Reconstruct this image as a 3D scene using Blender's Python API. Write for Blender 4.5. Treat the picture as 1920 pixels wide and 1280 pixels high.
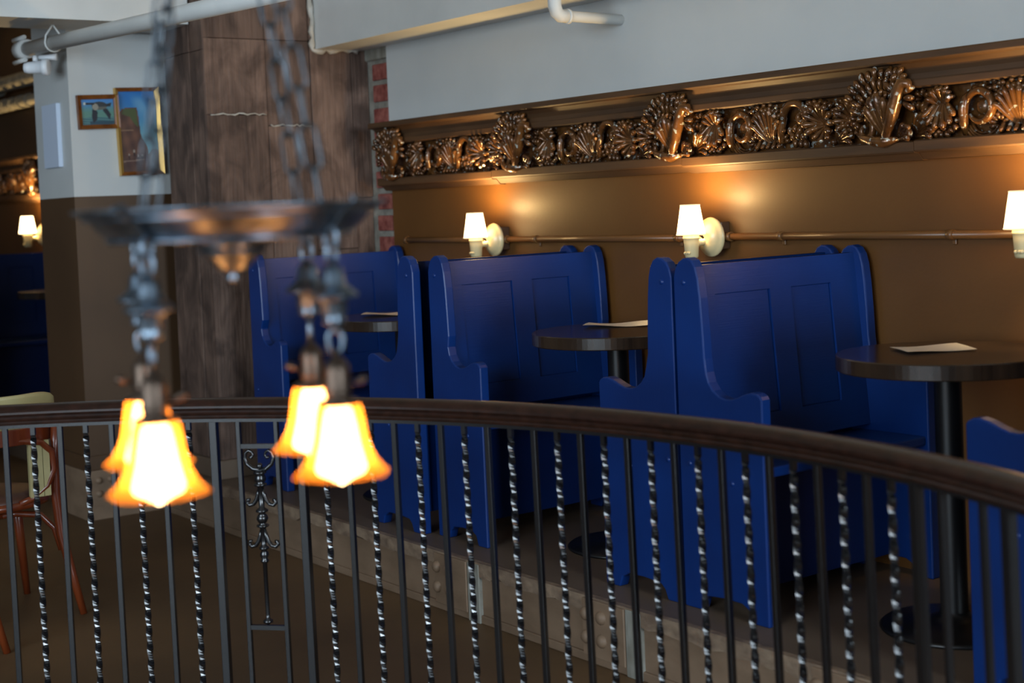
import bpy, bmesh, math, random
from mathutils import Vector, Matrix
random.seed(7)
PI = math.pi
scn = bpy.context.scene
for o in list(bpy.data.objects): bpy.data.objects.remove(o)
C = scn.collection

# ------------------------------------------------------------------ camera
cam_d = bpy.data.cameras.new('camera'); cam = bpy.data.objects.new('camera', cam_d); C.objects.link(cam)
cam_d.sensor_width = 36.0; cam_d.lens = 51.2; cam_d.shift_y = -0.0835
R_ = Vector((0.59772, 0.80060, -0.04196)); U_ = Vector((-0.00471, 0.05584, 0.99843)); F_ = Vector((-0.80169, 0.59659, -0.03715))
cam.matrix_world = Matrix(((R_.x, U_.x, -F_.x, 3.240), (R_.y, U_.y, -F_.y, -3.8149), (R_.z, U_.z, -F_.z, 1.2483), (0, 0, 0, 1)))
cam_d.clip_start = 0.05; cam_d.clip_end = 60
cam_d.dof.use_dof = True; cam_d.dof.focus_distance = 5.0; cam_d.dof.aperture_fstop = 2.4
scn.camera = cam
# ------------------------------------------------------------------ world, daylight, exposure
w = bpy.data.worlds.new('world'); scn.world = w; w.use_nodes = True
w.node_tree.nodes['Background'].inputs[0].default_value = (0.75, 0.85, 1.0, 1)
w.node_tree.nodes['Background'].inputs[1].default_value = 0.07
def area(name, loc, target, sx, sy, power, col):
    d = bpy.data.lights.new(name, 'AREA'); d.shape = 'RECTANGLE'; d.size = sx; d.size_y = sy; d.energy = power; d.color = col
    o = bpy.data.objects.new(name, d); C.objects.link(o); o.location = loc
    o.rotation_euler = (Vector(target) - Vector(loc)).to_track_quat('-Z', 'Y').to_euler()
    return o
area('street_window_daylight', (2.8, -9.6, 2.1), (-1.0, -0.6, 1.2), 5.0, 3.0, 510, (0.72, 0.87, 1.0))
area('side_window_daylight', (12.0, -2.3, 2.4), (-2.0, -0.7, 1.4), 2.6, 2.2, 720, (0.72, 0.87, 1.0))
vs = scn.view_settings
vs.view_transform = 'Standard'; vs.look = 'None'; vs.gamma = 1.0; vs.use_curve_mapping = False; vs.exposure = 0.0

# ------------------------------------------------------------------ materials
def lin(c):
    return tuple(((v / 255) / 12.92 if v / 255 <= 0.04045 else ((v / 255 + 0.055) / 1.055) ** 2.4) for v in c) + (1,)
def mat(name, col, rough=0.5, metal=0.0, col2=None, scale=(4, 4, 4), bump=0.0, bscale=None, detail=6, spec=0.5, coat=0.0, lo=0.35, hi=0.65, bdist=0.01, dist=0.0):
    m = bpy.data.materials.new(name); m.use_nodes = True
    n = m.node_tree.nodes; l = m.node_tree.links; b = n['Principled BSDF']
    b.inputs['Base Color'].default_value = lin(col); b.inputs['Roughness'].default_value = rough
    b.inputs['Metallic'].default_value = metal; b.inputs['Specular IOR Level'].default_value = spec
    if coat: b.inputs['Coat Weight'].default_value = coat; b.inputs['Coat Roughness'].default_value = 0.15
    tc = n.new('ShaderNodeTexCoord')
    if col2 or bump:
        mp = n.new('ShaderNodeMapping'); mp.inputs['Scale'].default_value = scale; l.new(tc.outputs['Object'], mp.inputs[0])
        nz = n.new('ShaderNodeTexNoise'); nz.inputs['Scale'].default_value = 1; nz.inputs['Detail'].default_value = detail; nz.inputs['Distortion'].default_value = dist
        l.new(mp.outputs[0], nz.inputs['Vector'])
    if col2:
        r = n.new('ShaderNodeValToRGB'); r.color_ramp.elements[0].color = lin(col); r.color_ramp.elements[1].color = lin(col2)
        r.color_ramp.elements[0].position = lo; r.color_ramp.elements[1].position = hi
        l.new(nz.outputs[0], r.inputs[0]); l.new(r.outputs[0], b.inputs['Base Color'])
    if bump:
        bp = n.new('ShaderNodeBump'); bp.inputs['Strength'].default_value = bump; bp.inputs['Distance'].default_value = bdist
        src = nz
        if bscale:
            mp2 = n.new('ShaderNodeMapping'); mp2.inputs['Scale'].default_value = bscale; l.new(tc.outputs['Object'], mp2.inputs[0])
            src = n.new('ShaderNodeTexNoise'); src.inputs['Scale'].default_value = 1; src.inputs['Detail'].default_value = 8
            l.new(mp2.outputs[0], src.inputs['Vector'])
        l.new(src.outputs[0], bp.inputs['Height']); l.new(bp.outputs[0], b.inputs['Normal'])
    return m
def emis(name, col, strength, transp=0.0):
    m = bpy.data.materials.new(name); m.use_nodes = True; n = m.node_tree.nodes; l = m.node_tree.links
    for x in list(n): n.remove(x)
    out = n.new('ShaderNodeOutputMaterial'); e = n.new('ShaderNodeEmission')
    e.inputs[0].default_value = (*col, 1); e.inputs[1].default_value = strength
    if transp:
        t = n.new('ShaderNodeBsdfTransparent'); t.inputs[0].default_value = (1, .5, .16, 1); mx = n.new('ShaderNodeMixShader'); mx.inputs[0].default_value = transp
        l.new(e.outputs[0], mx.inputs[1]); l.new(t.outputs[0], mx.inputs[2]); l.new(mx.outputs[0], out.inputs[0])
    else: l.new(e.outputs[0], out.inputs[0])
    return m
def attr_mat(name, rough=0.5):
    m = bpy.data.materials.new(name); m.use_nodes = True; n = m.node_tree.nodes; l = m.node_tree.links
    a = n.new('ShaderNodeAttribute'); a.attribute_name = 'paint'; l.new(a.outputs[0], n['Principled BSDF'].inputs['Base Color'])
    n['Principled BSDF'].inputs['Roughness'].default_value = rough
    return m
M = {}
M['blue'] = mat('blue_paint', (5, 49, 116), 0.36, col2=(4, 42, 103), scale=(3, 3, 3), bump=0.25, bscale=(260, 14, 30), bdist=0.0015)
M['blue_h'] = mat('blue_paint_grain', (5, 49, 116), 0.36, col2=(4, 42, 103), scale=(3, 3, 3), bump=0.25, bscale=(40, 8, 260), bdist=0.0015)
M['wall_brown'] = mat('brown_wall_paint', (104, 67, 27), 0.46, col2=(94, 59, 22), scale=(2, 2, 2), bump=0.25, bscale=(60, 60, 60), bdist=0.002)
M['wall_grey'] = mat('pale_grey_paint', (196, 198, 196), 0.7, col2=(186, 189, 188), scale=(1.5, 1.5, 1.5), bump=0.12, bscale=(50, 50, 50), bdist=0.002)
M['pier_brown'] = mat('dark_brown_wall_paint', (84, 60, 38), 0.5, col2=(74, 52, 32), scale=(2, 2, 2))
M['white'] = mat('white_paint', (214, 214, 210), 0.55, col2=(198, 199, 196), scale=(2, 2, 2), bump=0.2, bscale=(30, 30, 30), bdist=0.003)
M['concrete'] = mat('board_marked_concrete', (84, 64, 54), 0.75, col2=(134, 108, 96), scale=(8, 8, 2.2), bump=0.9, bscale=(60, 60, 3), bdist=0.012, detail=12, lo=0.25, hi=0.75, dist=1.2)
M['concrete2'] = mat('board_marked_concrete_dark', (72, 54, 46), 0.75, col2=(124, 98, 86), scale=(9, 9, 1.6), bump=0.9, bscale=(80, 80, 3), bdist=0.012, detail=12, lo=0.25, hi=0.75, dist=1.6)
M['brick'] = mat('red_brick', (112, 48, 42), 0.85, col2=(158, 92, 80), scale=(24, 24, 24), bump=0.7, bscale=(60, 60, 60), bdist=0.006)
M['mortar'] = mat('grey_mortar', (120, 116, 106), 0.9, col2=(150, 145, 134), scale=(20, 20, 20), bump=0.8, bscale=(50, 50, 50), bdist=0.006)
M['caulk'] = mat('white_caulk', (205, 200, 190), 0.7, col2=(170, 160, 145), scale=(12, 12, 12), bump=0.8, bscale=(40, 40, 40), bdist=0.01)
M['trim'] = mat('brown_painted_moulding', (84, 56, 30), 0.6, col2=(64, 42, 22), scale=(3, 20, 20), bump=0.3, bscale=(6, 90, 90), bdist=0.002)
M['floor'] = mat('brown_concrete_floor', (108, 82, 54), 0.55, col2=(88, 66, 42), scale=(1.2, 1.2, 1.2), bump=0.2, bscale=(30, 30, 30), bdist=0.003, detail=10)
M['platform'] = mat('grey_brown_platform_paint', (110, 92, 76), 0.5, col2=(96, 80, 66), scale=(2, 2, 2), bump=0.15, bscale=(40, 40, 40), bdist=0.002)
M['riser'] = mat('tan_riser_paint', (134, 110, 88), 0.6, col2=(114, 92, 72), scale=(5, 5, 9), bump=0.5, bscale=(14, 14, 20), bdist=0.006)
M['lip'] = mat('worn_edge_paint', (146, 124, 102), 0.6, col2=(112, 92, 76), scale=(14, 14, 30), bump=0.7, bscale=(24, 24, 24), bdist=0.008)
M['bare'] = mat('bare_grey_steel_patch', (150, 148, 138), 0.6, col2=(120, 116, 104), scale=(20, 20, 8), bump=0.5, bscale=(40, 40, 12), bdist=0.005)
M['iron'] = mat('black_painted_iron', (14, 15, 18), 0.24, bump=0.12, scale=(160, 160, 160), bdist=0.001, spec=1.0)
M['rail'] = mat('dark_mahogany', (50, 28, 20), 0.3, col2=(33, 18, 12), scale=(30, 30, 60), spec=0.5, coat=0.2)
M['tabletop'] = mat('dark_walnut_top', (58, 42, 30), 0.22, col2=(40, 28, 20), scale=(4, 40, 4), coat=0.3)
M['pedestal'] = mat('black_steel_pedestal', (16, 15, 16), 0.35)
M['paper'] = mat('menu_paper', (220, 214, 205), 0.8)
M['ivory'] = mat('ivory_porcelain', (206, 190, 146), 0.3, coat=0.3)
M['steel'] = mat('white_screw', (220, 220, 220), 0.4)
M['box'] = mat('brown_junction_box', (70, 46, 28), 0.45)
M['conduit'] = mat('brown_painted_conduit', (112, 76, 42), 0.32)
M['metal'] = mat('dark_antique_metal', (132, 146, 160), 0.34, metal=0.95, col2=(88, 100, 112), scale=(30, 30, 30), bump=0.2, bscale=(60, 60, 60), bdist=0.002)
M['chain'] = mat('dull_steel_chain', (104, 110, 116), 0.38, metal=1.0, col2=(70, 76, 82), scale=(60, 60, 60))
M['socket'] = mat('dark_bronze_socket', (92, 78, 68), 0.42, metal=1.0)
def amber_glass():
    m = bpy.data.materials.new('frosted_amber_glass'); m.use_nodes = True; n = m.node_tree.nodes; l = m.node_tree.links
    for x in list(n): n.remove(x)
    out = n.new('ShaderNodeOutputMaterial'); tl = n.new('ShaderNodeBsdfTranslucent'); tl.inputs[0].default_value = (0.90, 0.29, 0.03, 1)
    t = n.new('ShaderNodeBsdfTransparent'); t.inputs[0].default_value = (1, 0.72, 0.42, 1); mx = n.new('ShaderNodeMixShader'); mx.inputs[0].default_value = 0.42
    l.new(tl.outputs[0], mx.inputs[1]); l.new(t.outputs[0], mx.inputs[2]); l.new(mx.outputs[0], out.inputs[0]); return m
M['shade'] = amber_glass()
M['bulb'] = emis('lit_bulb', (1.0, 0.72, 0.44), 25.0)
M['sconce_shade'] = emis('lit_fabric_shade', (1.0, 0.64, 0.28), 13.0)
M['sconce_trim'] = emis('lit_shade_edging', (1.0, 0.74, 0.42), 1.6)
M['chairwood'] = mat('orange_bentwood', (128, 58, 26), 0.28, col2=(104, 42, 18), scale=(20, 20, 3), coat=0.4)
M['cream'] = mat('cream_vinyl', (190, 178, 128), 0.4, col2=(176, 162, 112), scale=(6, 6, 6))
M['seatbrown'] = mat('brown_seat', (84, 52, 40), 0.45)
M['frame_wood'] = mat('brown_picture_frame', (136, 80, 32), 0.35, col2=(100, 54, 20), scale=(20, 20, 20))
M['frame_gold'] = mat('gilt_picture_frame', (206, 164, 84), 0.35, metal=0.4)
M['canvas'] = attr_mat('painted_canvas', 0.4)
M['sensor'] = mat('white_plastic', (228, 232, 236), 0.4)
M['panelwhite'] = mat('white_wall_panel', (196, 208, 226), 0.5)
def board_concrete(name, c0, c1, c2):
    m = mat(name, c0, 0.8, col2=c1, scale=(8, 8, 5), bump=0.8, bscale=(70, 70, 6), bdist=0.008, detail=14, lo=0.36, hi=0.64, dist=0.8)
    n = m.node_tree.nodes; l = m.node_tree.links; b = n['Principled BSDF']; tc = n.new('ShaderNodeTexCoord')
    mp = n.new('ShaderNodeMapping'); mp.inputs['Scale'].default_value = (55, 55, 3.5); l.new(tc.outputs['Object'], mp.inputs[0])
    nz = n.new('ShaderNodeTexNoise'); nz.inputs['Scale'].default_value = 1; nz.inputs['Detail'].default_value = 8; l.new(mp.outputs[0], nz.inputs['Vector'])
    r = n.new('ShaderNodeValToRGB'); r.color_ramp.elements[0].position = 0.42; r.color_ramp.elements[1].position = 0.75
    r.color_ramp.elements[0].color = (0, 0, 0, 1); r.color_ramp.elements[1].color = (0.45, 0.45, 0.45, 1); l.new(nz.outputs[0], r.inputs[0])
    mx = n.new('ShaderNodeMixRGB'); src = b.inputs['Base Color'].links[0].from_socket
    l.new(r.outputs[0], mx.inputs[0]); l.new(src, mx.inputs[1]); mx.inputs[2].default_value = lin(c2); l.new(mx.outputs[0], b.inputs['Base Color'])
    return m
M['concrete'] = board_concrete('board_marked_concrete', (80, 60, 50), (128, 102, 88), (58, 44, 37))
M['concrete2'] = board_concrete('board_marked_concrete_dark', (70, 52, 43), (112, 88, 75), (52, 39, 33))
# gilded plaster with pale flecks, part wear, part painted-in daylight glints
def gilt():
    m = mat('aged_bronze_plaster', (122, 79, 38), 0.25, metal=0.4, col2=(76, 46, 22), scale=(18, 18, 18), bump=0.5, bscale=(70, 70, 70), bdist=0.004, coat=0.5)
    n = m.node_tree.nodes; l = m.node_tree.links; b = n['Principled BSDF']
    tc = n.new('ShaderNodeTexCoord'); nz = n.new('ShaderNodeTexNoise'); nz.inputs['Scale'].default_value = 55; nz.inputs['Detail'].default_value = 3
    l.new(tc.outputs['Object'], nz.inputs['Vector'])
    r = n.new('ShaderNodeValToRGB'); r.color_ramp.elements[0].position = 0.62; r.color_ramp.elements[1].position = 0.66
    l.new(nz.outputs[0], r.inputs[0])
    mx = n.new('ShaderNodeMixRGB'); src = b.inputs['Base Color'].links[0].from_socket
    l.new(r.outputs[0], mx.inputs[0]); l.new(src, mx.inputs[1]); mx.inputs[2].default_value = lin((176, 178, 170)); l.new(mx.outputs[0], b.inputs['Base Color'])
    return m
M['gilt'] = gilt()

# ------------------------------------------------------------------ helpers
class MB:
    def __init__(s): s.v = []; s.f = []; s.sm = []
    def add(s, vs, fs, smooth=False):
        k = len(s.v); s.v += [tuple(v) for v in vs]; s.f += [tuple(i + k for i in f) for f in fs]; s.sm += [smooth] * len(fs); return s
    def box(s, x0, x1, y0, y1, z0, z1):
        return s.add([(x0, y0, z0), (x1, y0, z0), (x1, y1, z0), (x0, y1, z0), (x0, y0, z1), (x1, y0, z1), (x1, y1, z1), (x0, y1, z1)],
                     [(0, 3, 2, 1), (4, 5, 6, 7), (0, 1, 5, 4), (1, 2, 6, 5), (2, 3, 7, 6), (3, 0, 4, 7)])
    def prism(s, pts, t0, t1, axis='y', smooth=False):   # polygon (a,b) extruded along axis
        def P(a, b, t): return (a, t, b) if axis == 'y' else ((t, a, b) if axis == 'x' else (a, b, t))
        n = len(pts); vs = [P(a, b, t0) for a, b in pts] + [P(a, b, t1) for a, b in pts]
        s.add(vs, [tuple(range(n)), tuple(range(2 * n - 1, n - 1, -1))])
        return s.add(vs, [(i, i + n, (i + 1) % n + n, (i + 1) % n) for i in range(n)], smooth)
    def tube(s, path, rad, n=8, caps=True, closed=False, flat=1.0, up=None):
        path = [Vector(p) for p in path]; N = len(path)
        if not hasattr(rad, '__len__'): rad = [rad] * N
        rings = []; prev = None
        for i, p in enumerate(path):
            a = path[(i - 1) % N] if (closed or i > 0) else p; b = path[(i + 1) % N] if (closed or i < N - 1) else p
            t = (b - a).normalized()
            if prev is None:
                ref = Vector(up) if up else (Vector((0, 0, 1)) if abs(t.z) < 0.9 else Vector((1, 0, 0)))
                x = (ref - t * ref.dot(t)).normalized()
            else: x = (prev - t * prev.dot(t)).normalized()
            prev = x; y = t.cross(x)
            rings.append([p + (x * math.cos(2 * PI * k / n) * flat + y * math.sin(2 * PI * k / n)) * rad[i] for k in range(n)])
        vs = [v for r in rings for v in r]; fs = []
        for i in range(N if closed else N - 1):
            j = (i + 1) % N
            for k in range(n): fs.append((i * n + k, i * n + (k + 1) % n, j * n + (k + 1) % n, j * n + k))
        s.add(vs, fs, True)
        if caps and not closed:
            s.add(rings[0], [tuple(range(n - 1, -1, -1))]); s.add(rings[-1], [tuple(range(n))])
        return s
    def lathe(s, prof, n=20, c=(0, 0, 0), axis='z', smooth=True, wav=None):
        vs = []; fs = []
        for r, h in prof:
            for k in range(n):
                a = 2 * PI * k / n; rr = r * (1 + (wav(a, h) if wav else 0))
                x, y = rr * math.cos(a), rr * math.sin(a)
                p = (x, y, h) if axis == 'z' else ((x, h, y) if axis == 'y' else (h, x, y))
                vs.append((c[0] + p[0], c[1] + p[1], c[2] + p[2]))
        for i in range(len(prof) - 1):
            for k in range(n): fs.append((i * n + k, i * n + (k + 1) % n, (i + 1) * n + (k + 1) % n, (i + 1) * n + k))
        return s.add(vs, fs, smooth)
    def ball(s, c, r, n=10, m=6, sc=(1, 1, 1)):
        vs = []; fs = []
        for i in range(m + 1):
            t = PI * i / m
            for k in range(n):
                a = 2 * PI * k / n
                vs.append((c[0] + r * sc[0] * math.sin(t) * math.cos(a), c[1] + r * sc[1] * math.sin(t) * math.sin(a), c[2] + r * sc[2] * math.cos(t)))
        for i in range(m):
            for k in range(n): fs.append((i * n + k, i * n + (k + 1) % n, (i + 1) * n + (k + 1) % n, (i + 1) * n + k))
        return s.add(vs, fs, True)
    def mesh(s, name, bevel=0, seg=2):
        me = bpy.data.meshes.new(name); me.from_pydata(s.v, [], s.f); me.update()
        for p, sm in zip(me.polygons, s.sm): p.use_smooth = sm
        bm = bmesh.new(); bm.from_mesh(me); bmesh.ops.remove_doubles(bm, verts=bm.verts, dist=1e-5)
        bmesh.ops.recalc_face_normals(bm, faces=bm.faces)
        if bevel:
            es = [e for e in bm.edges if len(e.link_faces) == 2 and e.calc_face_angle(0) > 0.6]
            bmesh.ops.bevel(bm, geom=es, offset=bevel, segments=seg, profile=0.5, affect='EDGES', clamp_overlap=True)
        bm.to_mesh(me); bm.free()
        return me
    def build(s, name, m, parent=None, bevel=0, seg=2):
        return ob(name, s.mesh(name, bevel, seg), m, parent)
def ob(name, me, m, parent=None):
    if m is not None and not me.materials: me.materials.append(m if not isinstance(m, str) else M[m])
    o = bpy.data.objects.new(name, me); C.objects.link(o)
    if parent: o.parent = parent
    return o
def empty(name, loc=(0, 0, 0), rz=0):
    o = bpy.data.objects.new(name, None); C.objects.link(o); o.location = loc; o.rotation_euler = (0, 0, rz); o.empty_display_size = 0.1; return o
def tag(o, label, cat, group=None, kind=None):
    o['label'] = label; o['category'] = cat
    if group: o['group'] = group
    if kind: o['kind'] = kind
    return o
def struct(o, label=None, cat=None):
    o['kind'] = 'structure'
    if label: o['label'] = label
    if cat: o['category'] = cat
    return o
def boxo(name, b, m, parent=None, bevel=0): return MB().box(*b).build(name, m, parent, bevel)

# ------------------------------------------------------------------ setting
FZ = -0.212            # lower floor
struct(boxo('floor', (-12, 9, -10, 1.2, FZ - 0.1, FZ), 'floor'), 'brown concrete floor beyond the iron railing', 'floor')
ZT = 2.75
struct(boxo('ceiling', (-12, 3.6, -5.0, 1.2, ZT, ZT + 0.1), 'white'), 'pale ceiling above the booths', 'ceiling')
# booth wall: brown below the cornice, grey above
wl = struct(boxo('wall_back', (-2.85, 4.5, 0.0, 0.15, 0.0, 1.38), 'wall_brown'), 'dark brown painted wall behind the blue booths', 'wall')
boxo('upper_wall', (-2.85, 4.5, 0.001, 0.15, 1.38, ZT), 'wall_grey', wl)
# platform with broken tan riser
pf = struct(MB().box(-12, 4.5, -0.935, 0.15, FZ, 0.0).build('floor_platform', 'platform'), 'raised grey-brown platform floor under the booths', 'platform')
lip = MB()
random.seed(3)
xs = [-3.6 + 0.045 * i for i in range(176)]
lo = [0.046 + random.uniform(-0.006, 0.006) - (0.012 if random.random() < 0.12 else 0) for _ in xs]
vv = []
for x, d in zip(xs, lo): vv += [(x, -0.954, 0.002), (x, -0.954, -d), (x, -0.935, -d - 0.006), (x, -0.93, 0.002)]
ff = []
for i in range(len(xs) - 1):
    for a, b in ((0, 1), (1, 2), (3, 0)): ff.append((i * 4 + a, i * 4 + b, i * 4 + 4 + b, i * 4 + 4 + a))
lip.add(vv, ff).build('edge_band', 'lip', pf)
MB().box(-3.6, 4.3, -0.941, -0.934, FZ, -0.045).build('riser', 'riser', pf)
MB().box(-3.6, 4.3, -0.95, -0.934, FZ, FZ + 0.03).build('riser_foot', 'riser', pf, 0.004)
rivet_me = MB().lathe([(0.022, 0), (0.021, -0.007), (0.015, -0.014), (0.006, -0.017), (0, -0.0175)], 12, axis='y').mesh('rivet')
rivet_me.materials.append(M['riser'])
def rivet(x, y, z, parent, rz=0):
    o = ob('rivet', rivet_me, None, parent); o.location = (x, y, z); o.rotation_euler = (0, 0, rz)
for px in (-1.04, -0.20, 0.75):
    pl = MB().box(px - 0.105, px + 0.095, -0.962, -0.93, -0.185, -0.004).build('steel_plate', 'riser', pf, 0.003)
    for dx in (-0.085, -0.01):
        for z in (-0.052, -0.125): rivet(px + dx, -0.961, z, pl)
    MB().box(px + 0.096, px + 0.165, -0.957, -0.93, FZ, -0.004).build('bare_patch', 'bare', pf, 0.003)
# concrete column: board-marked faces, each board its own piece
CX, CY = -3.08, -0.86
col = struct(MB().box(-3.52, CX - 0.02, CY + 0.02, 0.12, 0.0, ZT).build('wall_column', 'concrete2'), 'brown board-marked concrete column beside the booths', 'column')
random.seed(11)
bd = [(-0.86, -0.54), (-0.54, -0.30), (-0.30, -0.07), (-0.07, 0.03), (0.03, 0.12)]
for i, (a, b) in enumerate(bd):
    zj = [1.715, 1.662, 1.05, 1.3, 0.9][i]
    for z0, z1 in ((0.0, zj), (zj, 2.075), (2.075, ZT)):
        t = random.uniform(0, 0.008)
        MB().box(CX - 0.03, CX + t, a + 0.0012, b - 0.0012, z0 + 0.001, z1 - 0.0015).build('board_panel', random.choice(['concrete', 'concrete2']), col, 0.003)
for a, b in ((-3.22, CX), (-3.34, -3.22), (-3.43, -3.34), (-3.52, -3.43)):
    for z0, z1 in ((0, 2.02), (2.02, ZT)):
        t = random.uniform(0, 0.008)
        MB().box(a + 0.0015, b - 0.0015, CY - t, CY + 0.03, z0 + 0.001, z1 - 0.0015).build('board_panel', 'concrete2', col, 0.003)
boxo('column_base', (-3.54, CX + 0.03, CY - 0.03, -0.02, 0.0, 0.09), 'platform', col, 0.006)
# thin fins of concrete squeezed out of the board joints
random.seed(4)
def fin(a, b, z):
    k = 14; p = [(CX + 0.009 + random.uniform(0, 0.004), a + (b - a) * i / k, z + random.uniform(-0.005, 0.005)) for i in range(k + 1)]
    MB().tube(p, [0.0035 * random.uniform(0.5, 1.2) for _ in p], 5).build('joint_fin', 'caulk', col)
fin(-0.84, -0.55, 1.717); fin(-0.53, -0.31, 1.663)
# brick strip between column and wall
bs = struct(boxo('wall_brick_strip', (CX - 0.05, -2.85, 0.03, 0.14, 0.0, 2.06), 'mortar'), 'narrow strip of red brick and mortar beside the column', 'brick strip')
z = 0.06
while z < 1.98:
    h = random.uniform(0.074, 0.084)
    x1 = -2.885 + random.uniform(-0.006, 0.006)
    MB().box(-3.02, x1, 0.014 + random.uniform(0, 0.006), 0.06, z, z + h).build('brick', 'brick', bs, 0.006); z += 0.107
MB().box(CX, -2.85, 0.012, 0.06, 1.98, 2.05).build('mortar_patch', 'bare', bs, 0.01)
# bulkhead along the top of the wall, ragged white edge where it meets the column
bk = struct(boxo('ceiling_bulkhead', (CX + 0.005, 4.5, -0.27, 0.002, 2.035, ZT), 'white'), 'white boxed bulkhead running above the booth wall', 'bulkhead')
random.seed(5)
pts = [(CX + 0.012, -0.285 + random.uniform(-0.006, 0.006), ZT - 0.03 * i) for i in range(24)] + [(CX + 0.012, -0.285 + 0.025 * i, 2.032 + random.uniform(-0.008, 0.006)) for i in range(11)]
MB().tube(pts, [0.014 * random.uniform(0.6, 1.3) for _ in pts], 6).build('ragged_edge', 'caulk', bk)
# pier with the pictures
PX, PY = -3.65, -1.30
pier = struct(boxo('wall_pier', (-4.14, PX, PY, 0.1, FZ, 1.36), 'pier_brown'), 'wall pier painted grey above and dark brown below', 'wall')
boxo('upper_wall', (-4.14, PX + 0.0005, PY - 0.0005, 0.1, 1.36, ZT), 'wall_grey', pier)
MB().box(-4.15, PX + 0.012, PY - 0.012, -0.9, 0.03, 0.10).build('base_board', 'pier_brown', pier, 0.003)
MB().box(-4.15, PX + 0.02, PY - 0.02, -0.88, FZ, 0.03).build('steel_base', 'riser', pier, 0.003)
for yy in (-1.26, -1.20, -1.14, -1.08):
    for z in (-0.02, -0.085):
        o = ob('rivet', rivet_me, None, pier); o.location = (PX + 0.02, yy, z); o.rotation_euler = (0, 0, PI / 2); o.scale = (.8, .8, .8)
struct(boxo('ceiling_beam', (-3.56, -3.20, -6.0, CY - 0.012, 2.15, ZT), 'white'), 'white ceiling beam above the picture wall', 'beam')
# far booth wall seen past the pier
DZ = 0.06
fw_ = struct(boxo('wall_far', (-10.5, -4.14, -0.30, -0.15, 0.0, 1.40), 'wall_brown'), 'brown wall of the farther booths past the pier', 'wall')
boxo('upper_wall', (-10.5, -4.14, -0.299, -0.15, 1.40, ZT), 'pier_brown', fw_)
struct(boxo('wall_left', (-10.6, -10.5, -6, 0.2, FZ, ZT), 'pier_brown'), 'dark end wall of the farther room', 'wall')

struct(boxo('wall_light_blocker', (-4.7, -4.55, -6.0, -2.15, FZ, 1.45), 'pier_brown'), 'unseen dark partition added to shade the farther booths', 'wall')  # added out of view to block daylight from the lower far booths

# ------------------------------------------------------------------ carved cornice
def arc(c, r, a0, a1, n, y=0.0, dy=0.0):
    return [(c[0] + r * math.cos(a0 + (a1 - a0) * i / n), y + dy * i / n, c[1] + r * math.sin(a0 + (a1 - a0) * i / n)) for i in range(n + 1)]
def spiral(c, r0, r1, a0, a1, n=22, y=-0.02, bul=0.0):
    return [(c[0] + (r0 + (r1 - r0) * i / n) * math.cos(a0 + (a1 - a0) * i / n), y - bul * math.sin(PI * i / n), c[1] + (r0 + (r1 - r0) * i / n) * math.sin(a0 + (a1 - a0) * i / n)) for i in range(n + 1)]
def rib(mb, b, ang, ln, w, out, curl=0.3, n=8, y0=-0.012):
    """leaf rib in the XZ plane from b, rising in direction ang, bellied outwards, its tip curled over"""
    p = []; r = []
    for i in range(n + 1):
        t = i / n; d = ln * t
        q = max(0, t - 0.72) / 0.28
        x = b[0] + math.cos(ang) * d; z = b[1] + math.sin(ang) * d - curl * ln * 0.35 * q * q
        p.append((x, y0 - out * math.sin(PI * min(t * 0.62, 1)) - 0.012 * q, z)); r.append(w * (0.35 + 0.9 * t) if t < 0.85 else w * 1.1 * (1 - (t - 0.85) / 0.15 * 0.55))
    mb.tube(p, r, 7)
def fan(mb, b, a0, a1, k, ln, w, out, lens=None, curl=0.3, y0=-0.012):
    for i in range(k):
        t = i / (k - 1); L = ln * (lens(t) if lens else (0.8 + 0.2 * math.sin(PI * t)))
        rib(mb, b, a0 + (a1 - a0) * t, L, w, out, curl, y0=y0)
D = math.radians
def ruffle(mb, c, R, a0, a1, k, ln, w, y, h=0.0):
    """a frill of short fat lobes standing out along an arc"""
    for i in range(k):
        a = a0 + (a1 - a0) * i / (k - 1); ca, sa = math.cos(a), math.sin(a); f = 1 if i % 2 else 0.82
        p = [(c[0] + ca * (R + ln * f * t), y - 0.012 * math.sin(PI * t * 0.9), c[1] + sa * (R + ln * f * t)) for t in (0, 0.3, 0.6, 0.85, 1.0)]
        mb.tube(p, [w * 0.5, w * 0.8, w, w * 0.9, w * 0.4], 7)
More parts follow.
